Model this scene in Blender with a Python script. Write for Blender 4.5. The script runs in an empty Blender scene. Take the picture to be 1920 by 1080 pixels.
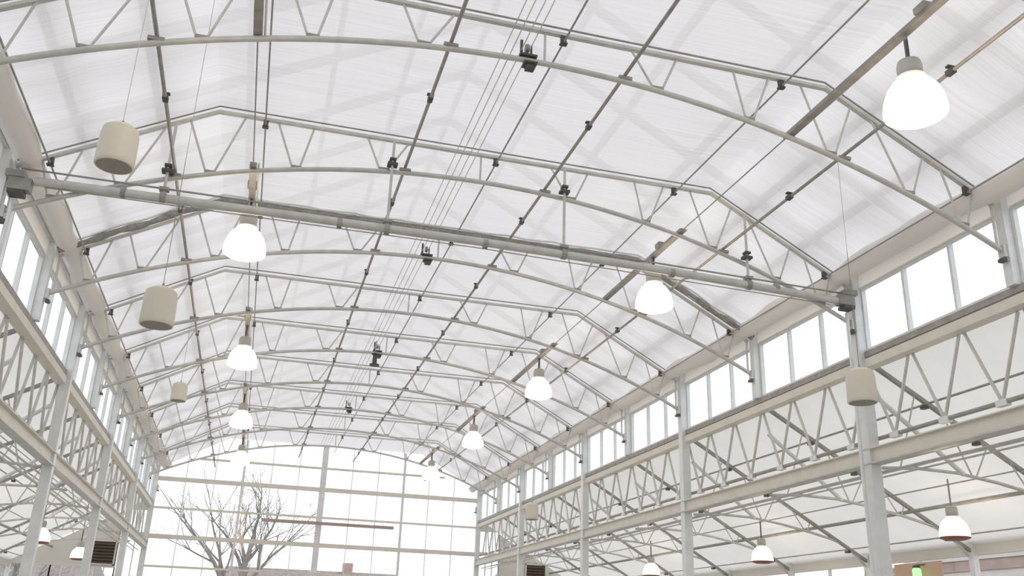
import bpy, math, random
from mathutils import Vector, Matrix
random.seed(7)
S = bpy.context.scene
COL = S.collection
# ------------------------------------------------------------------ camera, sky, exposure
CAM = Vector((-2.538, -5.364, 1.6))
RV = Vector((0.96209724, -0.27065085, 0.03342171))
UV = Vector((-0.12616529, -0.33309931, 0.93441274))
FV = Vector((0.24176686, 0.90321258, 0.35462067))
cd = bpy.data.cameras.new('camera'); cam = bpy.data.objects.new('camera', cd); COL.objects.link(cam)
cd.sensor_width = 36.0; cd.lens = 1722.43 / 1920 * 36.0; cd.clip_end = 500
M = Matrix.Identity(4)
for i in range(3):
    M[i][0] = RV[i]; M[i][1] = UV[i]; M[i][2] = -FV[i]; M[i][3] = CAM[i]
cam.matrix_world = M
S.camera = cam
w = bpy.data.worlds.new('overcast_sky'); S.world = w; w.use_nodes = True
bg = w.node_tree.nodes['Background']; bg.inputs[0].default_value = (0.955, 0.975, 1.0, 1); bg.inputs[1].default_value = 1.5
S.view_settings.view_transform = 'Standard'; S.view_settings.look = 'None'
S.view_settings.exposure = 0.0; S.view_settings.gamma = 1.0; S.view_settings.use_curve_mapping = False

# ------------------------------------------------------------------ materials
def mat(name, col, rough=0.5, metal=0.0, noise=0.0, nscale=8.0, bump=0.0, stretch=None):
    m = bpy.data.materials.new(name); m.use_nodes = True
    nt = m.node_tree; b = nt.nodes['Principled BSDF']
    b.inputs['Base Color'].default_value = (*col, 1); b.inputs['Roughness'].default_value = rough; b.inputs['Metallic'].default_value = metal
    if noise or bump:
        tc = nt.nodes.new('ShaderNodeTexCoord'); mp = nt.nodes.new('ShaderNodeMapping')
        if stretch: mp.inputs['Scale'].default_value = stretch
        n = nt.nodes.new('ShaderNodeTexNoise'); n.inputs['Scale'].default_value = nscale; n.inputs['Detail'].default_value = 4
        nt.links.new(tc.outputs['Object'], mp.inputs[0]); nt.links.new(mp.outputs[0], n.inputs['Vector'])
        r = nt.nodes.new('ShaderNodeValToRGB')
        r.color_ramp.elements[0].position = 0.3; r.color_ramp.elements[1].position = 0.7
        r.color_ramp.elements[0].color = (*[c * (1 - noise) for c in col], 1); r.color_ramp.elements[1].color = (*[min(1, c * (1 + noise)) for c in col], 1)
        nt.links.new(n.outputs['Fac'], r.inputs[0]); nt.links.new(r.outputs[0], b.inputs['Base Color'])
        if bump:
            bp = nt.nodes.new('ShaderNodeBump'); bp.inputs['Strength'].default_value = bump
            nt.links.new(n.outputs['Fac'], bp.inputs['Height']); nt.links.new(bp.outputs[0], b.inputs['Normal'])
    return m

def cloth(name, tcol, dcol, see=0.0, streak=0.06, stretch=(0.5, 40, 1)):
    """woven translucent sheet: light passes diffusely, a little straight through the weave"""
    m = bpy.data.materials.new(name); m.use_nodes = True; nt = m.node_tree; N = nt.nodes; L = nt.links
    N.remove(N['Principled BSDF']); out = N['Material Output']
    tr = N.new('ShaderNodeBsdfTranslucent'); df = N.new('ShaderNodeBsdfDiffuse'); tp = N.new('ShaderNodeBsdfTransparent')
    tp.inputs[0].default_value = (0.9, 0.9, 0.9, 1)
    tc = N.new('ShaderNodeTexCoord'); mp = N.new('ShaderNodeMapping'); mp.inputs['Scale'].default_value = stretch
    n = N.new('ShaderNodeTexNoise'); n.inputs['Scale'].default_value = 1.0; n.inputs['Detail'].default_value = 5
    L.new(tc.outputs['Object'], mp.inputs[0]); L.new(mp.outputs[0], n.inputs['Vector'])
    r = N.new('ShaderNodeValToRGB'); r.color_ramp.elements[0].position = 0.3; r.color_ramp.elements[1].position = 0.7
    r.color_ramp.elements[0].color = (*[c * (1 - streak) for c in tcol], 1); r.color_ramp.elements[1].color = (*[min(1, c * (1 + streak)) for c in tcol], 1)
    L.new(n.outputs['Fac'], r.inputs[0]); L.new(r.outputs[0], tr.inputs[0]); df.inputs[0].default_value = (*dcol, 1)
    bp = N.new('ShaderNodeBump'); bp.inputs['Strength'].default_value = 0.15; bp.inputs['Distance'].default_value = 0.02
    L.new(n.outputs['Fac'], bp.inputs['Height']); L.new(bp.outputs[0], df.inputs['Normal'])
    ad = N.new('ShaderNodeAddShader'); L.new(tr.outputs[0], ad.inputs[0]); L.new(df.outputs[0], ad.inputs[1])
    mx = N.new('ShaderNodeMixShader'); mx.inputs[0].default_value = see
    L.new(ad.outputs[0], mx.inputs[1]); L.new(tp.outputs[0], mx.inputs[2]); L.new(mx.outputs[0], out.inputs[0])
    return m

def glassy(name, col=(0.97, 0.985, 0.99), gl=0.06):
    m = bpy.data.materials.new(name); m.use_nodes = True; nt = m.node_tree; N = nt.nodes; L = nt.links
    N.remove(N['Principled BSDF']); out = N['Material Output']
    tp = N.new('ShaderNodeBsdfTransparent'); tp.inputs[0].default_value = (*col, 1)
    g = N.new('ShaderNodeBsdfGlossy'); g.inputs['Roughness'].default_value = 0.05
    mx = N.new('ShaderNodeMixShader'); mx.inputs[0].default_value = gl
    L.new(tp.outputs[0], mx.inputs[1]); L.new(g.outputs[0], mx.inputs[2]); L.new(mx.outputs[0], out.inputs[0])
    return m

def glow(name, col, s):
    m = bpy.data.materials.new(name); m.use_nodes = True; b = m.node_tree.nodes['Principled BSDF']
    b.inputs['Base Color'].default_value = (0.8, 0.8, 0.78, 1); b.inputs['Emission Color'].default_value = (*col, 1); b.inputs['Emission Strength'].default_value = s
    return m

STEEL = mat('galvanised_steel', (0.62, 0.62, 0.60), 0.42, 0.2, 0.10, 6)
DSTEEL = mat('weathered_steel', (0.36, 0.35, 0.33), 0.5, 0.2, 0.15, 9)
ALU = mat('pale_aluminium', (0.80, 0.82, 0.83), 0.4, 0.1, 0.06, 5)
CREAM = mat('cream_painted_beam', (0.78, 0.75, 0.68), 0.5, 0, 0.05, 4)
DARK = mat('black_fitting', (0.09, 0.09, 0.085), 0.5, 0.1, 0.1, 20)
CURT = cloth('white_shade_cloth', (0.505, 0.492, 0.50), (0.30, 0.292, 0.292), 0.065, 0.09)
AROOF = cloth('aisle_polycarbonate', (0.47, 0.462, 0.445), (0.28, 0.27, 0.26), 0.0, 0.03, (2, 2, 2))
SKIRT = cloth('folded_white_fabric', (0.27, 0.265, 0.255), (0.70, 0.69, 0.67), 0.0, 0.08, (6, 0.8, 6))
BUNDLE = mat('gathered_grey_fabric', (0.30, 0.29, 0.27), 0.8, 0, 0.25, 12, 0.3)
BAND = cloth('beige_valance', (0.34, 0.32, 0.295), (0.52, 0.50, 0.465), 0.0, 0.03, (3, 0.5, 3))
GLASS = glassy('clear_glass')
SPK = mat('cream_speaker_shell', (0.74, 0.70, 0.60), 0.5, 0, 0.03, 5)
GRILLE = mat('grey_speaker_grille', (0.33, 0.31, 0.27), 0.7, 0, 0.2, 90)
LAMP = glow('glowing_acrylic', (1.0, 0.80, 0.55), 9.0)
HOUS = mat('lamp_housing_grey', (0.50, 0.49, 0.46), 0.4, 0.2, 0.05, 8)
RIM = mat('dark_red_rim', (0.30, 0.10, 0.09), 0.5)
FLOOR = mat('concrete_floor', (0.55, 0.52, 0.48), 0.7, 0, 0.12, 1.2)
WALLM = mat('white_wall_panel', (0.74, 0.72, 0.68), 0.6, 0, 0.03, 2)
LOUV = mat('brown_louvre', (0.13, 0.10, 0.075), 0.6, 0, 0.15, 10)
BARK = mat('grey_bark', (0.28, 0.25, 0.235), 0.9, 0, 0.2, 14)
GROUND = mat('winter_lawn', (0.34, 0.31, 0.27), 0.9, 0, 0.25, 0.3)
BRICK = mat('rosy_brick', (0.46, 0.33, 0.30), 0.8, 0, 0.12, 3)
SIDING = mat('white_siding', (0.72, 0.68, 0.66), 0.7, 0, 0.05, 3)
ROOFT = mat('grey_brown_shingles', (0.30, 0.26, 0.25), 0.8, 0, 0.2, 3)
PEACH = mat('peach_board', (0.70, 0.47, 0.36), 0.6, 0, 0.04, 3)
GREEN = glow('green_lit_plastic', (0.25, 1.0, 0.22), 0.9)
PINKBAR = mat('dusty_rose_tube', (0.45, 0.35, 0.32), 0.5, 0, 0.05, 5)

# ------------------------------------------------------------------ mesh helpers
class MB:
    def __init__(s): s.v = []; s.f = []
    def box(s, a, b):
        i = len(s.v); (x0, y0, z0), (x1, y1, z1) = a, b
        s.v += [(x0, y0, z0), (x1, y0, z0), (x1, y1, z0), (x0, y1, z0), (x0, y0, z1), (x1, y0, z1), (x1, y1, z1), (x0, y1, z1)]
        s.f += [[i + k for k in q] for q in ((0, 3, 2, 1), (4, 5, 6, 7), (0, 1, 5, 4), (1, 2, 6, 5), (2, 3, 7, 6), (3, 0, 4, 7))]
        return s
    def tube(s, pts, r, n=8, rs=None, up=None):
        pts = [Vector(p) for p in pts]; base = len(s.v)
        t0 = (pts[1] - pts[0]).normalized()
        u = Vector(up) if up else (Vector((0, 0, 1)) if abs(t0.z) < 0.9 else Vector((1, 0, 0)))
        for k, p in enumerate(pts):
            a = pts[max(k - 1, 0)]; b = pts[min(k + 1, len(pts) - 1)]; t = (b - a).normalized()
            x = t.cross(u)
            if x.length < 1e-5: x = t.orthogonal()
            x.normalize(); y = x.cross(t); u = y
            rr = rs[k] if rs else r
            for j in range(n):
                an = 2 * math.pi * (j + 0.5) / n
                s.v.append(tuple(p + (x * math.cos(an) + y * math.sin(an)) * rr))
        for k in range(len(pts) - 1):
            for j in range(n):
                a = base + k * n + j; b = base + k * n + (j + 1) % n
                s.f.append([a, b, b + n, a + n])
        s.f.append([base + j for j in range(n)][::-1]); e = base + (len(pts) - 1) * n
        s.f.append([e + j for j in range(n)])
        return s
    def beam(s, pts, hw, hh):
        """rectangular section swept along pts (all in one x-z or y-z plane)"""
        pts = [Vector(p) for p in pts]; base = len(s.v)
        for k, p in enumerate(pts):
            a = pts[max(k - 1, 0)]; b = pts[min(k + 1, len(pts) - 1)]; t = (b - a).normalized()
            side = Vector((0, 1, 0)) if abs(t.y) < 0.5 else Vector((1, 0, 0))
            up = side.cross(t).normalized()
            for cx, cz in ((-1, -1), (1, -1), (1, 1), (-1, 1)): s.v.append(tuple(p + side * hw * cx + up * hh * cz))
        for k in range(len(pts) - 1):
            for j in range(4):
                a = base + k * 4 + j; b = base + k * 4 + (j + 1) % 4
                s.f.append([a, b, b + 4, a + 4])
        s.f.append([base + j for j in range(4)][::-1]); e = base + (len(pts) - 1) * 4
        s.f.append([e + j for j in range(4)])
        return s
    def lathe(s, prof, n=28, c=(0, 0, 0)):
        base = len(s.v)
        for r, z in prof:
            for j in range(n):
                a = 2 * math.pi * j / n
                s.v.append((c[0] + r * math.cos(a), c[1] + r * math.sin(a), c[2] + z))
        for k in range(len(prof) - 1):
            for j in range(n):
                a = base + k * n + j; b = base + k * n + (j + 1) % n
                s.f.append([a, b, b + n, a + n])
        s.f.append([base + j for j in range(n)][::-1]); e = base + (len(prof) - 1) * n
        s.f.append([e + j for j in range(n)])
        return s
    def quad(s, a, b, c, d):
        i = len(s.v); s.v += [a, b, c, d]; s.f.append([i, i + 1, i + 2, i + 3]); return s
    def mesh(s, name, m, smooth=True):
        me = bpy.data.meshes.new(name); me.from_pydata([tuple(v) for v in s.v], [], s.f); me.materials.append(m)
        if smooth:
            me.shade_smooth()
            try: me.set_sharp_from_angle(angle=math.radians(40))
            except Exception: pass
        me.update(); return me

def link(name, data, parent=None, loc=None):
    o = bpy.data.objects.new(name, data); COL.objects.link(o)
    if parent: o.parent = parent
    if loc: o.location = loc
    return o
def part(name, mb, m, parent, loc=None, smooth=True, label=None):
    o = link(name, mb.mesh(name, m, smooth), parent, loc)
    if label: o['label'] = label
    return o
def tag(o, label, cat, group=None, kind=None):
    o['label'] = label
    if cat: o['category'] = cat
    if group: o['group'] = group
    if kind: o['kind'] = kind
    return o
def thing(name, loc, label, cat, group=None, kind=None):
    return tag(link(name, None, None, loc), label, cat, group, kind)
def copy_tree(o, parent=None):
    c = o.copy(); COL.objects.link(c); c.parent = parent
    for ch in list(o.children): copy_tree(ch, c)
    return c
ORD = ['first', 'second', 'third', 'fourth', 'fifth', 'sixth', 'seventh', 'eighth', 'ninth', 'tenth', 'eleventh', 'twelfth']

# ------------------------------------------------------------------ dimensions (metres)
D = 3.05
T = lambda n: n * D
NB = 10                       # the end wall stands at the tenth truss line
YB = T(NB); YF = T(-3)
XC = 6.03                     # column line
AR = 13.09; AZ = 7.65         # arch chord radius, crown height
arch = lambda x: AZ - (AR - math.sqrt(AR * AR - x * x))
KX, KZ, SL = 3.64, 8.08, 0.545
top = lambda x: KZ if abs(x) <= KX else KZ - (abs(x) - KX) * SL
AX0, AZ0, AS = 6.3, 5.57, 0.565
ach = lambda x: AZ0 - (abs(x) - AX0) * AS      # side aisle rafter line
XO = 10.3                                       # outer wall

# ------------------------------------------------------------------ setting
mb = MB().box((-XO - 0.1, YF, -0.1), (XO + 0.1, YB, 0.0))
tag(part('floor', mb, FLOOR, None, smooth=False), 'grey concrete floor of the greenhouse hall', 'floor', kind='structure')

# hung shade cloth, a piece for each bay and each of the three roof faces
ceiling = thing('ceiling', (0, 0, 0), 'white translucent shade cloth stretched above the arched trusses', 'ceiling', kind='structure')
def curtain(x0, x1, seed):
    rnd = random.Random(seed); nx, ny = 26, 12; mb = MB()
    for j in range(ny + 1):
        for i in range(nx + 1):
            x = x0 + (x1 - x0) * i / nx; y = D * j / ny
            sag = -0.05 * math.sin(math.pi * j / ny) * (0.6 + 0.4 * math.sin(i * 0.9 + seed))
            rip = 0.012 * math.sin(j * 2.3 + 0.4 * i + seed) * math.sin(math.pi * j / ny)
            ed = math.sin(math.pi * i / nx) ** 0.5 if 0 < i < nx else 0.0
            mb.v.append((x, y, top(x) + 0.12 + (sag + rip) * ed))
    for j in range(ny):
        for i in range(nx):
            a = j * (nx + 1) + i; mb.f.append([a, a + 1, a + nx + 2, a + nx + 1])
    return mb.mesh('curtain_panel', CURT)
XE = 5.93
cm = [[curtain(-XE, -KX, k), curtain(-KX, KX, k + 5), curtain(KX, XE, k + 9)] for k in range(3)]
for n in range(-3, NB):
    for q in range(3): link('curtain_panel', cm[n % 3][q], ceiling, (0, T(n), 0))

# outer gable roof bars that show faintly through the cloth
roof = thing('roof', (0, 0, 0), 'gabled outer roof frame showing faintly through the white cloth', 'roof', kind='structure')
oz = lambda x: 7.12 + (6.25 - abs(x)) * 0.53
rm = MB().beam([(0, 0, oz(0)), (6.25, 0, oz(6.25))], 0.04, 0.06).mesh('rafter', DSTEEL, False)
rml = MB().beam([(0, 0, oz(0)), (-6.25, 0, oz(6.25))], 0.04, 0.06).mesh('rafter', DSTEEL, False)
for k in range(-6, 2 * NB + 1):
    link('rafter', rm, roof, (0, k * D / 2, 0)); link('rafter', rml, roof, (0, k * D / 2, 0))
pm = MB().box((-0.04, YF, -0.05), (0.04, YB, 0.05)).mesh('purlin', DSTEEL, False)
for x in (-6.0, -5.3, -4.4, -3.3, -2.2, -1.1, 0, 1.1, 2.2, 3.3, 4.4, 5.3, 6.0):
    link('purlin', pm, roof, (x, 0, oz(x) - 0.1))

# ------------------------------------------------------------------ eaves, clerestory, girders, columns on both sides
SIDE = {1: 'right', -1: 'left'}
wn = 0
for s in (1, -1):
    sd = SIDE[s]
    # draped fabric roll under the eave and the flat valance below it
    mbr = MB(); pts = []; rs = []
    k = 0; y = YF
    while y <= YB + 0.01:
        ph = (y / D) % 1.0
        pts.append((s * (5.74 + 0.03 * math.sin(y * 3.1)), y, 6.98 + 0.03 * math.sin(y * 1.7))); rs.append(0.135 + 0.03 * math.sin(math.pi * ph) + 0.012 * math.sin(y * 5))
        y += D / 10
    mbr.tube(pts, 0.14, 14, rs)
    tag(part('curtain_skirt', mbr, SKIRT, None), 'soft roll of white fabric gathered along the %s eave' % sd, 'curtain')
    mbv = MB().quad((s * 6.06, YF, 6.79), (s * 6.06, YB, 6.79), (s * 6.06, YB, 7.06), (s * 6.06, YF, 7.06)); 
    tag(part('trim_%d' % (1 if s > 0 else 2), mbv, BAND, None, smooth=False), 'flat beige valance band above the %s clerestory windows' % sd, 'trim', kind='structure')
    mbv = MB().box((s * 6.03, YF, 7.05), (s * 6.2, YB, 7.1))
    tag(part('trim_%d' % (3 if s > 0 else 4), mbv, ALU, None, smooth=False), 'metal eave gutter under the %s roof edge' % sd, 'trim', kind='structure')
    # clerestory windows, bay by bay
    for n in range(-3, NB):
        wn += 1
        y0, y1 = T(n) + 0.09, T(n + 1) - 0.09
        wo = thing('window_%d' % wn, (0, 0, 0), 'clerestory window on the %s between truss lines %d and %d from the end wall' % (sd, NB - n, NB - n - 1), 'window', kind='structure')
        part('sill', MB().box((s * 6.07, y0, 5.79), (s * 6.15, y1, 5.83)), ALU, wo, smooth=False)
        part('head', MB().box((s * 6.07, y0, 6.78), (s * 6.15, y1, 6.82)), ALU, wo, smooth=False)
        wd = (y1 - y0) / 3
        for k in range(4):
            yy = y0 + wd * k
            part('mullion', MB().box((s * 6.08, yy - 0.022, 5.81), (s * 6.15, yy + 0.022, 6.80)), ALU, wo, smooth=False)
        for k in range(3):
            part('pane', MB().box((s * 6.12, y0 + wd * k, 5.8), (s * 6.126, y0 + wd * (k + 1), 6.8)), GLASS, wo, smooth=False)
    # main beam below the windows
    b = thing('eave_beam', (s * 6.1, YF, 5.53), 'pale double-channel beam running under the %s clerestory windows' % sd, 'beam')
    part('top_channel', MB().box((-0.07, 0, 0.16), (0.07, YB - YF, 0.25)), DSTEEL, b, smooth=False)
    part('bottom_channel', MB().box((-0.09, 0, 0.0), (0.09, YB - YF, 0.13)), CREAM, b, smooth=False)
    part('channel_web', MB().box((-0.045, 0, 0.13), (0.045, YB - YF, 0.16)), STEEL, b, smooth=False)
    # lattice girder
    g = thing('lattice_girder', (s * 6.165, 0, 4.46), 'long lattice girder of V bars under the %s beam' % sd, 'girder')
    part('bottom_chord', MB().tube([(0, YF, 0.03), (0, YB, 0.03)], 0.03, 8), DSTEEL, g)
    wb1 = MB().tube([(0, 0, 0.02), (0, 0.46, 1.06)], 0.024, 8).mesh('web_bar', STEEL)
    wb2 = MB().tube([(0, 1.02, 0.02), (0, 0.56, 1.06)], 0.024, 8).mesh('web_bar', STEEL)
    y = T(-1) + 0.61
    gm = MB().box((-0.04, -0.09, -0.02), (0.04, 0.09, 0.06)).mesh('gusset', ALU, False)
    while y < YB - 1.0:
        link('web_bar', wb1, g, (0, y, 0)); link('web_bar', wb2, g, (0, y, 0)); link('gusset', gm, g, (0, y - 0.005, 0))
        y += 1.0167
    # lower pale beam (aisle gutter) and service pipes
    lb = thing('lower_beam', (s * 6.02, YF, 4.12), 'cream channel beam below the %s lattice girder' % sd, 'beam')
    part('web', MB().box((-0.03, 0, 0), (0.03, YB - YF, 0.19)), CREAM, lb, smooth=False)
    part('lower_flange', MB().box((-0.09, 0, -0.025), (0.09, YB - YF, 0.0)), STEEL, lb, smooth=False)
    part('upper_flange', MB().box((-0.09, 0, 0.19), (0.09, YB - YF, 0.205)), CREAM, lb, smooth=False)
    for q, (dx, z, r) in enumerate(((0.22, 4.02, 0.018), (0.34, 3.98, 0.014), (0.75, 4.16, 0.028))):
        tag(part('service_pipe', MB().tube([(s * (6.02 + dx), YF, z), (s * (6.02 + dx), YB, z)], r, 8), STEEL, None),
            '%s thin grey service pipe behind the %s lower beam' % (['nearest', 'middle', 'thickest and outermost'][q], sd), 'pipe')
    # columns at every second truss, short posts between
    for n in range(-2, NB + 1, 2):
        c = thing('column', (s * XC, T(n), 0), ('tall square steel column on the %s side at the end wall' % sd) if n == NB else 'tall square steel column on the %s, %s column line from the end wall' % (sd, ORD[(NB - n) // 2 - 1]), 'column', 'tall columns along the hall')
        part('shaft', MB().box((-0.085, -0.085, 0), (0.085, 0.085, 7.03)), ALU, c, smooth=False)
        part('base_plate', MB().box((-0.16, -0.16, 0), (0.16, 0.16, 0.02)), DSTEEL, c, smooth=False)
        part('arch_bracket', MB().box((-s * 0.085, -0.06, 6.14), (-s * 0.14, 0.06, 6.30)), STEEL, c, smooth=False)
        part('arch_bolt', MB().box((-s * 0.10, -0.05, 6.08), (-s * 0.17, 0.05, 6.12)), DARK, c, smooth=False)
    for n in range(-1, NB, 2):
        c = thing('clerestory_post', (s * XC, T(n), 5.78), 'short pale post between %s clerestory windows, %s post from the end wall' % (sd, ORD[(NB - n - 1) // 2]), 'post', 'short clerestory posts')
        part('shaft', MB().box((-0.065, -0.065, 0), (0.065, 0.065, 1.25)), ALU, c, smooth=False)
        part('arch_bracket', MB().box((-s * 0.065, -0.05, 0.36), (-s * 0.12, 0.05, 0.52)), STEEL, c, smooth=False)
        part('arch_bolt', MB().box((-s * 0.09, -0.045, 0.30), (-s * 0.15, 0.045, 0.34)), DARK, c, smooth=False)
    tag(part('conduit', MB().tube([(s * 5.84, T(2) - 0.02, 6.40), (s * 5.84, T(2) - 0.02, 0.0)], 0.028, 8), ALU, None), 'thin grey conduit running down beside the %s column under the thick cross pipe' % sd, 'conduit')

# ------------------------------------------------------------------ roof trusses
VS = [(1.38, 1.05, 1.64), (2.55, 2.37, 2.86), (3.63, 3.28, 3.98), (4.68, 4.25, 4.95), (5.42, 5.18, 5.62)]
def make_truss():
    t = thing('roof_truss', (0, 0, 0), '', 'truss', 'arched roof trusses')
    e = 5.9
    part('top_chord', MB().beam([(-e, 0, top(e)), (-KX, 0, KZ), (KX, 0, KZ), (e, 0, top(e))], 0.03, 0.02), STEEL, t, smooth=False)
    part('curtain_rail', MB().tube([(-e, 0, top(e) + 0.088), (-KX, 0, KZ + 0.088), (KX, 0, KZ + 0.088), (e, 0, top(e) + 0.088)], 0.013, 6), DSTEEL, t)
    xs = [-5.95 + 11.9 * k / 48 for k in range(49)]
    part('arch_chord', MB().tube([(x, 0, arch(x)) for x in xs], 0.034, 10, up=(0, 1, 0)), STEEL, t)
    def web(xb, xt): part('web_bar', MB().tube([(xb, 0, arch(xb)), (xt, 0, top(xt))], 0.015, 6), STEEL, t)
    web(0, 0)
    for s in (-1, 1):
        for xb, xa, xc in VS:
            web(s * (xb - 0.04), s * xa); web(s * (xb + 0.04), s * xc)
            part('weld_plate', MB().box((s * xb - 0.07, -0.018, arch(xb) + 0.02), (s * xb + 0.07, 0.018, arch(xb) + 0.055)), DSTEEL, t, smooth=False)
        part('end_post', MB().tube([(s * 5.87, 0, arch(5.87)), (s * 5.87, 0, top(5.87))], 0.02, 8), STEEL, t)
    for x in (-5.52, -3.02, 0.22, 3.02, 5.52):
        z = top(x)
        part('rod_clamp', MB().box((x - 0.032, -0.025, z - 0.095), (x + 0.032, 0.025, z - 0.02)).box((x - 0.042, -0.032, z - 0.128), (x + 0.042, 0.032, z - 0.11)), DARK, t, smooth=False)
    for x in (-4.05, -1.08, 0.97, 3.8):
        part('pipe_saddle', MB().box((x - 0.08, -0.035, arch(x) + 0.02), (x + 0.08, 0.035, arch(x) + 0.06)), DSTEEL, t, smooth=False)
    return t
tl = {0: 'arched truss just overhead, cut by the top right corner', 1: 'nearest whole arched roof truss, curving across the top of the picture',
      2: 'second arched roof truss, with the thick cross pipe slung below it', 3: 'third arched roof truss, with gathered grey fabric along its top'}
t0 = make_truss()
for n in range(0, NB):
    t = t0 if n == 0 else copy_tree(t0)
    t.location = (0, T(n), 0)
    t['label'] = tl.get(n, '%s arched roof truss counted from the camera' % ORD[n - 1])

# ------------------------------------------------------------------ thick cross pipe with its hangers at the second truss
cp = thing('cross_pipe', (0, T(2) - 0.1, 6.66), 'thick grey pipe crossing the whole hall below the second truss', 'pipe')
part('main_tube', MB().tube([(-5.62, 0, -0.02), (-2.5, 0, 0.012), (0, 0, 0.02), (2.5, 0, -0.01), (5.66, 0, -0.11)], 0.058, 14), STEEL, cp)
part('guide_tube', MB().tube([(-5.8, 0, 0.13), (0, 0, 0.135), (5.78, 0, 0.02)], 0.014, 6), DSTEEL, cp)
part('lower_wire', MB().tube([(-5.5, 0, -0.085), (0, 0, -0.075), (5.5, 0, -0.19)], 0.008, 6), DSTEEL, cp)
for x in (-4.6, -1.9, 0.1, 2.9, 4.6): 
    zz = -0.0 if x < 2 else -0.04
    part('collar', MB().tube([(x - 0.03, 0, zz), (x + 0.03, 0, zz)], 0.07, 14), DSTEEL, cp)
for s in (-1, 1):
    part('end_bracket', MB().box((s * 5.64, -0.07, -0.18), (s * 5.90, 0.07, -0.02)).box((s * 5.72, -0.1, -0.02), (s * 5.94, 0.1, 0.06)), DSTEEL, cp, smooth=False)
    part('end_clamp', MB().box((s * 5.70, -0.09, -0.24), (s * 5.88, 0.09, -0.19)), DARK, cp, smooth=False)
for x in (-4.13, -1.27, 1.24, 4.14):
    z1 = 6.66; zo = 0.02 if x < 2 else -0.05
    h = part('hanger_rod', MB().tube([(x, 0, zo), (x, 0, top(x) - z1 - 0.05)], 0.02, 8), STEEL, cp)
    part('lower_clamp', MB().tube([(x - 0.035, 0, zo - 0.01), (x + 0.035, 0, zo - 0.01)], 0.075, 12).box((x - 0.06, -0.05, zo + 0.08), (x + 0.06, 0.05, zo + 0.12)), DSTEEL, h, smooth=False)
    u = arch(x) - z1
    part('upper_clamp', MB().box((x - 0.07, -0.05, u + 0.04), (x + 0.07, 0.06, u + 0.08)).box((x - 0.045, -0.05, u + 0.12), (x + 0.045, 0.05, u + 0.15)), DARK, h, smooth=False)

# gathered curtain edge at the third truss
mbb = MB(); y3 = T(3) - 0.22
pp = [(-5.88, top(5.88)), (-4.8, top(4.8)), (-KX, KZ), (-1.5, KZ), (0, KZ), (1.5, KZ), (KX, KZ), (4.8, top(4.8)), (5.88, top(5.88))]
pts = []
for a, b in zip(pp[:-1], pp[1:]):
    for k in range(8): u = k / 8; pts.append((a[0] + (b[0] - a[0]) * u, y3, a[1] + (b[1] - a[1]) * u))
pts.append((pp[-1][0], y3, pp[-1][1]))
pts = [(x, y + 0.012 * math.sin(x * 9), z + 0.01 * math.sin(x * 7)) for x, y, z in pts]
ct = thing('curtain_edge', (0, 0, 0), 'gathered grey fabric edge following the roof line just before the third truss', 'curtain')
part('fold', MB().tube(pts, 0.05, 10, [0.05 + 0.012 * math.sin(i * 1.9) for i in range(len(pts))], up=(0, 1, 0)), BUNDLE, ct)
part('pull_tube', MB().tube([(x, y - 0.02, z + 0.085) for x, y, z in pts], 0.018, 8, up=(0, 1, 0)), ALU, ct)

# ------------------------------------------------------------------ long rods, pipes and cables along the hall
for x, nm in ((-5.52, 'along the left roof slope'), (-3.02, 'near the left roof bend'), (0.22, 'near the middle of the flat roof'), (3.02, 'near the right roof bend'), (5.52, 'along the right roof slope')):
    z = top(x) - 0.105
    tag(part('purlin_rod', MB().tube([(x, YF, z), (x, YB, z)], 0.012, 6), DSTEEL, None), 'thin dark rod clamped below the truss tops %s' % nm, 'rod', 'long rods under the roof')
for x, nm in ((-4.05, 'outer left'), (-1.08, 'inner left'), (0.97, 'inner right'), (3.8, 'outer right')):
    z = arch(x) + 0.085
    p = thing('support_pipe', (x, YF, z), '%s of the four long grey pipes resting on the arches' % nm, 'pipe', 'long pipes on the arches')
    part('tube', MB().tube([(0, 0, 0), (0, YB - YF, 0)], 0.022, 8), DSTEEL, p)
    cm1 = MB().box((-0.03, -0.05, -0.027), (0.03, 0.05, 0.027)).box((-0.042, -0.025, 0.05), (0.042, 0.025, 0.068)).box((-0.012, -0.012, 0), (0.012, 0.012, 0.06)).mesh('pipe_clamp', DARK, False)
    for n in range(0, NB): link('pipe_clamp', cm1, p, (0, T(n) + 1.2 - YF, 0))
for x, nm in ((-3.1, 'left'), (3.1, 'right')):
    for n in (1, 3, 5, 7):
        tag(part('lamp_feed_rod', MB().tube([(x, T(n) + 0.11, arch(x) + 0.06), (x, T(n + 1) - 0.11, arch(x) + 0.06)], 0.009, 6), DSTEEL, None), 'thin rod linking %s and %s lamp channels of the %s row' % (['nearest', 'second', 'third', 'fourth'][n // 2], ['second', 'third', 'fourth', 'farthest'][n // 2], nm), 'rod', 'rods between lamp channels')
for k, x in enumerate((-0.47, -0.38, -0.28, -0.19)):
    tag(part('pull_cable', MB().tube([(x, YF, 7.76), (x, YB, 7.76)], 0.006, 5), STEEL, None), '%s of four thin cables strung side by side along the hall' % ['leftmost', 'second from left', 'third from left', 'rightmost'][k], 'cable', 'thin pull cables')
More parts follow.
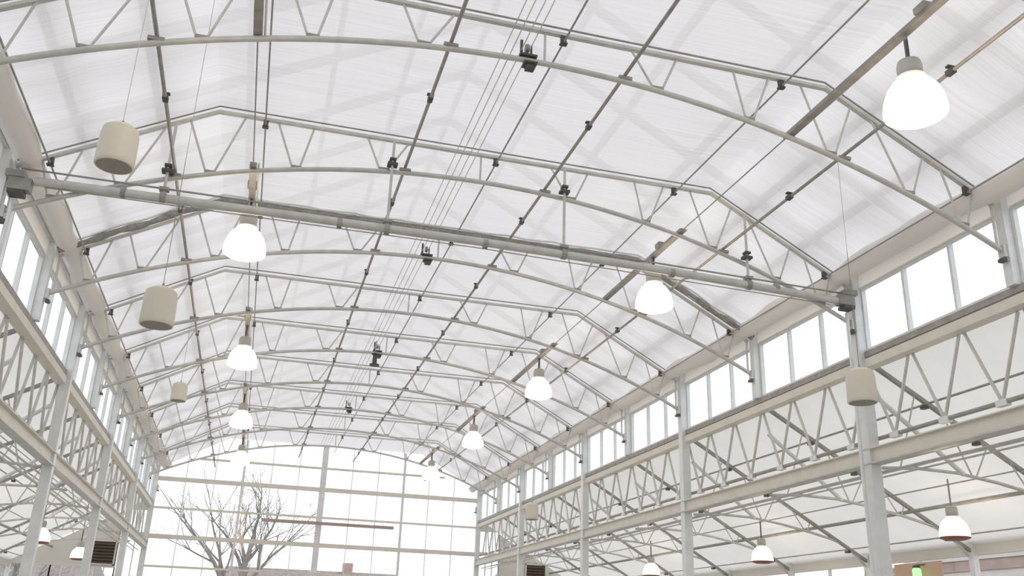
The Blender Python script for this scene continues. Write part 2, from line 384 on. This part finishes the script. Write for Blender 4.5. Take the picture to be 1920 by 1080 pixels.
for n, nm in ((1, 'nearest'), (3, 'third'), (5, 'fifth'), (7, 'seventh')):
    d = thing('cable_pulley', (-0.2, T(n), arch(0.2) + 0.035), 'black pulley bracket for the cables on top of the %s arch' % nm, 'pulley', 'pulley brackets on the arches')
    part('bracket', MB().box((-0.10, -0.06, -0.005), (0.10, 0.06, 0.02)).box((-0.09, -0.01, 0.02), (-0.06, 0.01, 0.22)).box((0.03, -0.01, 0.02), (0.05, 0.01, 0.16)), DARK, d, smooth=False)
    part('wheel', MB().tube([(-0.03, 0, 0.12), (0.01, 0, 0.12)], 0.05, 12), DSTEEL, d)
    part('motor', MB().box((-0.05, -0.07, -0.10), (0.10, 0.07, -0.075)).box((-0.02, -0.05, -0.15), (0.08, 0.05, -0.10)), DARK, d, smooth=False)
dv = thing('sensor_box', (-0.3, T(5) - 0.5, 7.2), 'small black hanging sensor below the fifth arch', 'sensor')
part('stem', MB().tube([(0, 0, 0.04), (0, 0, 0.58)], 0.012, 6), DSTEEL, dv)
part('head', MB().lathe([(0.11, 0), (0.11, 0.03), (0.05, 0.05), (0.05, 0.24), (0.08, 0.26), (0.08, 0.28)], 14), DARK, dv)

# ------------------------------------------------------------------ lamp rails and bell lamps
for s in (-1, 1):
    for k, n in enumerate((0, 2, 4, 6, 8)):
        a = arch(3.1) + 0.055
        r = thing('lamp_rail', (s * 3.1, T(n), a), '%s steel channel carrying a bell lamp in the %s row' % (['nearest', 'second', 'third', 'fourth', 'farthest'][k], SIDE[s]), 'rail', 'channels carrying the lamps')
        part('channel', MB().box((-0.045, -0.1, -0.02), (0.045, D + 0.1, 0.03)), DSTEEL, r, smooth=False)
        part('conduit', MB().tube([(0.07, -0.1, 0.02), (0.07, D + 0.1, 0.02)], 0.014, 6), ALU, r)
        part('junction_box', MB().box((-0.07, 0.6, 0.03), (0.07, 0.75, 0.1)), DSTEEL, r, smooth=False)
def make_lamp(rad, rim=None):
    l = thing('bell_lamp', (0, 0, 0), '', 'lamp', None)
    k = rad / 0.3
    prof = [(0.02, -0.045), (0.16, -0.035), (0.26, -0.01), (0.30, 0.015), (0.302, 0.06), (0.285, 0.17), (0.25, 0.27), (0.20, 0.345), (0.145, 0.385), (0.10, 0.40)]
    part('shade', MB().lathe([(r * k, z * k) for r, z in prof], 32), LAMP, l, label='glowing white acrylic bell shade')
    if rim: part('rim', MB().lathe([(r * k, z * k) for r, z in [(0.20, -0.055), (0.30, -0.02), (0.31, 0.0), (0.30, 0.012)]], 32), rim, l)
    part('collar', MB().lathe([(r * k, z * k) for r, z in [(0.145, 0.385), (0.15, 0.40), (0.15, 0.43), (0.12, 0.44)]], 20), ALU, l)
    part('housing', MB().lathe([(r * k, z * k) for r, z in [(0.12, 0.43), (0.125, 0.56), (0.11, 0.62), (0.05, 0.65)]], 20), HOUS, l)
    return l
L0 = make_lamp(0.29)
used = False
for s in (-1, 1):
    for k, n in enumerate((0, 2, 4, 6, 8)):
        l = L0 if not used else copy_tree(L0); used = True
        z = 6.39 if (n == 0 and s > 0) else 6.46; l.location = (s * 3.1, T(n) + 0.98, z)
        l['label'] = '%s glowing bell lamp in the %s row under the arches' % (['nearest', 'second', 'third', 'fourth', 'farthest'][k], SIDE[s]); l['group'] = 'bell lamps of the central hall'
        part('stem', MB().tube([(0, 0, 0.64), (0, 0, arch(3.1) + 0.036 - z)], 0.022, 8), DSTEEL, l)
L1 = make_lamp(0.235, RIM); used = False
for x, y, nm in ((8.6, T(2.5), 'nearest bell lamp in the right aisle'), (8.6, T(4.5), 'second bell lamp in the right aisle'), (8.6, T(6.5), 'third bell lamp in the right aisle'),
                 (-7.4, T(6.5), 'bell lamp in the left aisle partly behind a column'), (-7.4, T(8.5), 'farthest bell lamp in the left aisle')):
    l = L1 if not used else copy_tree(L1); used = True
    l.location = (x, y, 3.36); l['label'] = nm + ', small and glowing'; l['group'] = 'small lamps of the side aisles'
    part('stem', MB().tube([(0, 0, 0.5), (0, 0, ach(x) + 0.04 - 3.36)], 0.015, 8), DSTEEL, l)

# ------------------------------------------------------------------ pendant speakers
def make_spk():
    p = thing('pendant_speaker', (0, 0, 0), '', 'speaker', 'cream pendant speakers')
    part('shell', MB().lathe([(0.165, 0.0), (0.172, 0.012), (0.172, 0.05), (0.168, 0.30), (0.155, 0.37), (0.11, 0.405), (0.03, 0.415)], 30), SPK, p)
    part('grille', MB().lathe([(0.03, -0.006), (0.15, -0.004), (0.158, 0.004)], 30), GRILLE, p, label='grey round speaker grille')
    part('hook', MB().tube([(0, 0, 0.41), (0, 0, 0.47)], 0.012, 6), DSTEEL, p)
    return p
P0 = make_spk(); used = False
for x, y, z, sc, nm in ((-4.05, 2.32, 5.25, 0.95, 'cream cylindrical speaker hanging top left before the second truss'), (-3.65, 3.66, 4.28, 0.93, 'large cream speaker hanging on the left below the thick pipe'),
                    (-4.37, 15.25, 6.10, 0.97, 'far cream speaker hanging on the left, small and pale'), (3.8, 3.17, 4.14, 0.94, 'cream speaker hanging on the right before the column'), (3.8, 15.78, 4.18, 0.92, 'far cream speaker hanging low on the right')):
    p = P0 if not used else copy_tree(P0); used = True
    p.location = (x, y, z); p.scale = (sc, sc, sc); p['label'] = nm
    zt = (arch(x) + 0.066) if (abs(x - 3.8) < 0.01 or abs(x + 4.05) < 0.01) else top(x) + 0.05
    part('wire', MB().tube([(0, 0, 0.46), (0, 0, (zt - z) / sc)], 0.004, 5), STEEL, p)

# ------------------------------------------------------------------ side aisles
for s in (1, -1):
    sd = SIDE[s]
    ar = thing('roof_%s_aisle' % sd, (0, 0, 0), 'white lean-to roof of the %s aisle' % sd, 'roof', kind='structure')
    xs = [6.12, 7.2, 8.25, 9.3, 10.45]
    for n in range(-3, NB):
        for a, b in zip(xs[:-1], xs[1:]):
            q = MB(); z = 0.13
            q.v = [(s * a, T(n), ach(a) + z), (s * b, T(n), ach(b) + z), (s * b, T(n + 1), ach(b) + z), (s * a, T(n + 1), ach(a) + z)]; q.f = [[0, 1, 2, 3]]
            part('roof_panel', q, AROOF, ar, smooth=False)
    for x, r in ((7.05, 0.018), (7.4, 0.01), (7.9, 0.014), (8.6, 0.012), (9.0, 0.035), (9.75, 0.014)):
        tag(part('aisle_purlin', MB().tube([(s * x, YF, ach(x) - (0.032 + r) * 1.15), (s * x, YB, ach(x) - (0.032 + r) * 1.15)], r, 8), DSTEEL, None),
            '%s purlin under the %s aisle roof, counted from the hall' % (ORD[[7.05, 7.4, 7.9, 8.6, 9.0, 9.75].index(x)], sd), 'purlin', 'purlins of the side aisles')
    # trusses
    def make_ais():
        t = thing('aisle_truss', (0, 0, 0), '', 'truss', 'sloping trusses of the side aisles')
        part('rafter', MB().beam([(s * 6.2, 0, ach(6.2)), (s * 10.22, 0, ach(10.25))], 0.03, 0.03), DSTEEL, t, smooth=False)
        lc = [(6.2, 4.07), (6.8, 4.11), (7.5, 4.09), (8.2, 4.0), (8.9, 3.87), (9.4, 3.755), (9.65, 3.67), (10.0, 3.42), (10.16, 3.24)]
        part('lower_chord', MB().tube([(s * x, 0, z) for x, z in lc], 0.026, 8, up=(0, 1, 0)), STEEL, t)
        def lz(x):
            for (a, za), (b, zb) in zip(lc[:-1], lc[1:]):
                if a <= x <= b: return za + (zb - za) * (x - a) / (b - a)
        part('brace', MB().tube([(s * 6.2, 0, 5.15), (s * 7.6, 0, lz(7.6))], 0.036, 10), ALU, t)
        for xb, x1, x2 in ((7.75, 7.35, 8.1), (8.75, 8.45, 8.9)):
            part('web_bar', MB().tube([(s * xb, 0, lz(xb)), (s * x1, 0, ach(x1))], 0.014, 6), STEEL, t)
            part('web_bar', MB().tube([(s * (xb + .06), 0, lz(xb + .06)), (s * x2, 0, ach(x2))], 0.014, 6), STEEL, t)
        part('web_bar', MB().tube([(s * 6.5, 0, lz(6.5)), (s * 6.9, 0, ach(6.9))], 0.014, 6), STEEL, t)
        for x in (7.05, 7.9, 9.75):
            part('rod_clamp', MB().box((s * x - 0.04, -0.05, ach(x) - 0.125), (s * x + 0.04, 0.05, ach(x) - 0.079)), DARK, t, smooth=False)
        return t
    a0 = make_ais()
    for n in range(0, NB):
        t = a0 if n == 0 else copy_tree(a0)
        t.location = (0, T(n), 0); t['label'] = 'sloping truss of the %s aisle, %s from the end wall' % (sd, ORD[NB - n - 1])
    # outer wall
    wl = thing('wall_%s' % sd, (s * XO, 0, 0), 'glazed outer wall of the %s aisle with a white valance' % sd, 'wall', kind='structure')
    part('valance', MB().box((-0.03, YF, 3.27), (0.05, YB, 3.56)), WALLM, wl, smooth=False)
    part('eave_rail', MB().box((-s * 0.05, YF, 3.56), (s * 0.12, YB, 3.60)), DSTEEL, wl, smooth=False)
    part('dado', MB().box((-0.05, YF, 0), (0.05, YB, 0.9)), WALLM, wl, smooth=False)
    part('transom', MB().box((-0.03, YF, 2.35), (0.03, YB, 2.41)), ALU, wl, smooth=False)
    ml = MB().box((-0.03, -0.03, 0.9), (0.03, 0.03, 3.27)).mesh('mullion', ALU, False)
    pl = MB().box((-0.003, 0, 2.41), (0.003, D / 2, 3.27)).mesh('pane', GLASS, False); pl2 = MB().box((-0.003, 0, 0.9), (0.003, D / 2, 2.35)).mesh('pane', GLASS, False)
    for k in range(-6, 2 * NB):
        link('mullion', ml, wl, (0, k * D / 2, 0)); link('pane', pl, wl, (0, k * D / 2, 0)); link('pane', pl2, wl, (0, k * D / 2, 0))
    po = MB().box((-0.06, -0.06, 0), (0.06, 0.06, 3.56)).mesh('outer_post', ALU, False)
    for n in range(-3, NB + 1): link('outer_post', po, wl, (-s * 0.05, T(n), 0))
tag(part('wall_board', MB().box((XO - 0.16, 9.9, 2.3), (XO - 0.12, 11.25, 3.22)), PEACH, None, smooth=False), 'peach coloured board fixed high on the right outer wall', 'board')
gs = thing('hanging_lantern', (XO - 0.35, 10.35, 2.86), 'bright green lit lantern with a black cap by the peach board', 'lantern')
part('body', MB().lathe([(0.07, 0), (0.085, 0.03), (0.085, 0.2), (0.06, 0.24)], 14), GREEN, gs)
part('cap', MB().lathe([(0.07, 0.24), (0.075, 0.27), (0.02, 0.30)], 14), DARK, gs)
part('arm', MB().tube([(0, 0, 0.29), (0.35, 0, 0.33)], 0.012, 6), DARK, gs)

# ------------------------------------------------------------------ end wall
wb = thing('wall_back', (0, YB, 0), 'tall glazed end wall of the hall with pale rails', 'wall', kind='structure')
RZ = [0.9, 2.5, 3.5, 4.52, 5.52, 6.55, 7.35]
part('dado', MB().box((-XC, -0.05, 0), (XC, 0.05, 0.9)), WALLM, wb, smooth=False)
for z in RZ:
    e = XC if z < 6.6 else 4.6
    th = 0.075 if z in (4.52, 6.55) else 0.035
    part('rail', MB().box((-e, -0.05, z - th), (e, 0.05, z + th)), CREAM, wb, smooth=False)
for k in range(13):
    x = -6 + k
    zt = top(min(abs(x), 5.9)) + 0.1
    big = k == 6; mid = k in (3, 9)
    hw = 0.11 if big else (0.045 if mid else 0.014)
    xx = x - 0.08 if big else x
    part('post' if (big or mid) else 'glazing_bar', MB().box((xx - hw, -0.045 if (big or mid) else -0.02, 0.9), (xx + hw, 0.045 if (big or mid) else 0.02, zt)), ALU, wb, smooth=False)
for k in range(12):
    xa, xb_ = -6 + k, -5 + k
    rows = RZ + [99]
    for z0, z1 in zip(rows[:-1], rows[1:]):
        ta, tb = top(min(abs(xa), 5.9)) + 0.1, top(min(abs(xb_), 5.9)) + 0.1
        za, zb = min(z1, ta), min(z1, tb)
        if za <= z0 + 0.02 and zb <= z0 + 0.02: continue
        za, zb = max(za, z0 + 0.001), max(zb, z0 + 0.001)
        q = MB(); q.quad((xa, 0.0, z0), (xb_, 0.0, z0), (xb_, 0.0, zb), (xa, 0.0, za))
        part('pane', q, GLASS, wb, smooth=False)
tb = thing('heater_tube', (0, YB - 0.35, 5.22), 'dusty pink horizontal tube hanging before the end wall', 'heater')
part('tube', MB().box((-2.16, -0.05, 0), (2.68, 0.05, 0.11)), PINKBAR, tb, smooth=False)
for x in (-1.8, 0.2, 2.3): part('hanger_strap', MB().box((x - 0.015, -0.01, 0.1), (x + 0.015, 0.34, 0.13)), ALU, tb, smooth=False)

for s in (1, -1):   # end walls of the aisles
    sd = SIDE[s]
    we = thing('wall_back_%s_aisle' % sd, (0, YB, 0), 'white panelled end wall of the %s aisle' % sd, 'wall', kind='structure')
    for k, (a, b) in enumerate(((6.12, 6.9), (6.9, 7.9), (7.9, 8.95), (8.95, 10.3))):
        zs = 5.42 if k == 0 else 3.4
        za, zb = ach(a) + 0.1, max(ach(b) + 0.1, zs + 0.005)
        q = MB()
        q.v = [(s * a, -0.03, zs), (s * b, -0.03, zs), (s * b, -0.03, zb), (s * a, -0.03, za), (s * a, 0.03, zs), (s * b, 0.03, zs), (s * b, 0.03, zb), (s * a, 0.03, za)]
        q.f = [[0, 1, 2, 3], [7, 6, 5, 4], [0, 4, 5, 1], [1, 5, 6, 2], [2, 6, 7, 3], [3, 7, 4, 0]]
        part('panel', q, WALLM, we, smooth=False)
        part('dado', MB().box((s * a, -0.03, 0), (s * b, 0.03, 0.9)), WALLM, we, smooth=False)
        part('rail', MB().box((s * a, -0.04, zs - 0.03), (s * b, 0.04, zs + 0.03)), CREAM, we, smooth=False)
        if k == 0: part('rail', MB().box((s * a, -0.04, 4.5), (s * b, 0.04, 4.62)), CREAM, we, smooth=False)
        nb = 3
        for i in range(nb + 1):
            x = a + (b - a) * i / nb
            part('glazing_bar', MB().box((s * x - 0.018, -0.03, 0.9), (s * x + 0.018, 0.03, zs)), ALU, we, smooth=False)
        for i in range(nb):
            x, x2 = a + (b - a) * i / nb, a + (b - a) * (i + 1) / nb
            part('pane', MB().box((s * x, -0.003, 0.9), (s * x2, 0.003, zs)), GLASS, we, smooth=False)
    lx0, lx1 = (8.0, 8.8)
    lv = thing('louvre_vent', (s * 8.4, YB - 0.1, 3.45), 'brown slatted louvre vent in the %s aisle end wall' % sd, 'vent', 'louvre vents of the aisles')
    if s < 0: lv.location.x = -7.35
    part('frame', MB().box((-0.42, -0.03, 0), (-0.38, 0.05, 0.82)).box((0.38, -0.03, 0), (0.42, 0.05, 0.82)).box((-0.42, -0.03, 0.78), (0.42, 0.05, 0.82)).box((-0.42, -0.03, 0), (0.42, 0.05, 0.04)), CREAM, lv, smooth=False)
    sl = MB(); sl.v = [(-0.38, -0.03, 0), (0.38, -0.03, 0), (0.38, 0.045, 0.07), (-0.38, 0.045, 0.07), (-0.38, -0.03, 0.015), (0.38, -0.03, 0.015), (0.38, 0.045, 0.085), (-0.38, 0.045, 0.085)]
    sl.f = [[0, 3, 2, 1], [4, 5, 6, 7], [0, 1, 5, 4], [1, 2, 6, 5], [2, 3, 7, 6], [3, 0, 4, 7]]
    sm = sl.mesh('slat', LOUV, False)
    for k in range(7): link('slat', sm, lv, (0, 0, 0.05 + k * 0.105))
    part('backing', MB().box((-0.4, 0.05, 0.02), (0.4, 0.068, 0.8)), LOUV, lv, smooth=False)
tag(part('wall_front', MB().box((-XO, YF - 0.1, 0), (XO, YF, 3.5)).box((-6.1, YF - 0.1, 3.5), (6.1, YF, 7.0)), WALLM, None, smooth=False), 'white end wall behind the camera', 'wall', kind='structure')

# ------------------------------------------------------------------ outside: ground, bare tree, houses
tag(part('ground', MB().box((-120, -60, -0.25), (120, 160, -0.1)), GROUND, None, smooth=False), 'pale brown winter lawn outside the greenhouse', 'ground', kind='structure')
def bare_tree(loc, h, seed, label):
    rnd = random.Random(seed); t = thing('bare_tree', loc, label, 'tree', 'bare trees beyond the end wall')
    tr = MB(); br = MB()
    def grow(p, d, ln, r, lv):
        pts = [p]; rs = [r]; q = Vector(p); dd = Vector(d).normalized()
        st = 4
        for k in range(st):
            dd = (dd + Vector((rnd.uniform(-.18, .18), rnd.uniform(-.18, .18), rnd.uniform(-.04, .10)))).normalized()
            q = q + dd * ln / st; pts.append(tuple(q)); rs.append(r * (1 - 0.45 * (k + 1) / st))
        (tr if lv == 0 else br).tube(pts, r, 7 if lv < 2 else 5 if lv < 3 else 4, rs)
        if lv >= 5: return
        for k in range(rnd.choice((3, 4)) if lv else 5):
            i = rnd.choice((2, 3, 4)) if lv else rnd.choice((3, 4))
            if k == 0:
                grow(pts[4], dd, ln * 0.75, rs[4], lv + 1); continue
            ax = dd.orthogonal(); ax.rotate(Matrix.Rotation(rnd.uniform(0, 6.28), 3, dd))
            nd = (dd * math.cos(0.7) + ax.normalized() * math.sin(rnd.uniform(0.4, 0.95)))
            nd.z = max(nd.z, -0.1)
            grow(pts[i], nd, ln * rnd.uniform(0.58, 0.8), rs[i] * rnd.uniform(0.5, 0.75), lv + 1)
    grow((0, 0, -0.2), (0.18, 0, 1), h * 0.24, h * 0.028, 0)
    part('trunk', tr, BARK, t); part('branches', br, BARK, t)
bare_tree((-3.6, 38.5, -0.1), 13.0, 5, 'bare winter tree spreading branches behind the left half of the end wall')
bare_tree((-12.5, 40.0, -0.1), 10.0, 11, 'bare winter tree beyond the left aisle end')
def house(x, y, wd, dp, h, rh, wm, label):
    o = thing('house', (x, y, -0.1), label, 'house', 'houses beyond the greenhouse')
    part('walls', MB().box((-wd / 2, 0, 0), (wd / 2, dp, h)), wm, o, smooth=False)
    r = MB(); e = 0.4
    r.v = [(-wd / 2 - e, -e, h), (wd / 2 + e, -e, h), (wd / 2 + e, dp + e, h), (-wd / 2 - e, dp + e, h), (-wd / 2 + 1, dp / 2, h + rh), (wd / 2 - 1, dp / 2, h + rh)]
    r.f = [[0, 1, 5, 4], [2, 3, 4, 5], [3, 0, 4], [1, 2, 5], [3, 2, 1, 0]]
    rf = part('roof', r, ROOFT, o, smooth=False)
    part('chimney', MB().box((wd * 0.15, dp / 2 - 0.4, h + 0.3 * rh), (wd * 0.15 + 0.8, dp / 2 + 0.4, h + rh + 0.7)), BRICK, rf, smooth=False)
    for k in range(4):
        xx = -wd / 2 + wd * (k + 0.5) / 4
        f = part('window', MB().box((xx - 0.55, -0.06, h * 0.5), (xx + 0.55, 0.0, h * 0.5 + 1.3)), ALU, o, smooth=False)
        part('glazing', MB().box((xx - 0.48, -0.08, h * 0.5 + 0.07), (xx + 0.48, -0.06, h * 0.5 + 1.23)), DSTEEL, f, smooth=False)
house(3, 72, 16, 8, 3.6, 2.7, SIDING, 'low white house with grey roof far behind the end wall')
house(24, 60, 16, 9, 4.6, 3.0, BRICK, 'rosy brick house far behind the right aisle')
house(-22, 75, 16, 9, 4.6, 3.2, BRICK, 'rosy brick house far behind the left aisle')
# boarded shed standing close outside the right aisle
sh = thing('boarded_shed', (17.5, 9.0, -0.1), 'long shed of white and rosy boards outside the right aisle windows', 'shed')
part('core', MB().box((0.06, 0, 0), (6, 13.5, 6.6)), SIDING, sh, smooth=False)
for k in range(22):
    b_ = MB(); z = k * 0.3
    b_.v = [(0, 0, z), (0.06, 0, z), (0.06, 13.5, z), (0, 13.5, z), (0.045, 0, z + 0.3), (0.06, 0, z + 0.3), (0.06, 13.5, z + 0.3), (0.045, 13.5, z + 0.3)]
    b_.f = [[0, 3, 2, 1], [4, 5, 6, 7], [0, 1, 5, 4], [1, 2, 6, 5], [2, 3, 7, 6], [3, 0, 4, 7]]
    part('siding_board', b_, BRICK if k % 3 == 1 else SIDING, sh, smooth=False)
r_ = MB(); r_.v = [(-0.5, -0.4, 6.6), (6.5, -0.4, 6.6), (6.5, 13.9, 6.6), (-0.5, 13.9, 6.6), (3, -0.4, 8.4), (3, 13.9, 8.4)]
r_.f = [[0, 4, 5, 3], [1, 2, 5, 4], [0, 1, 4], [2, 3, 5], [0, 3, 2, 1]]
part('roof', r_, ROOFT, sh, smooth=False)
bpy.context.view_layer.update()
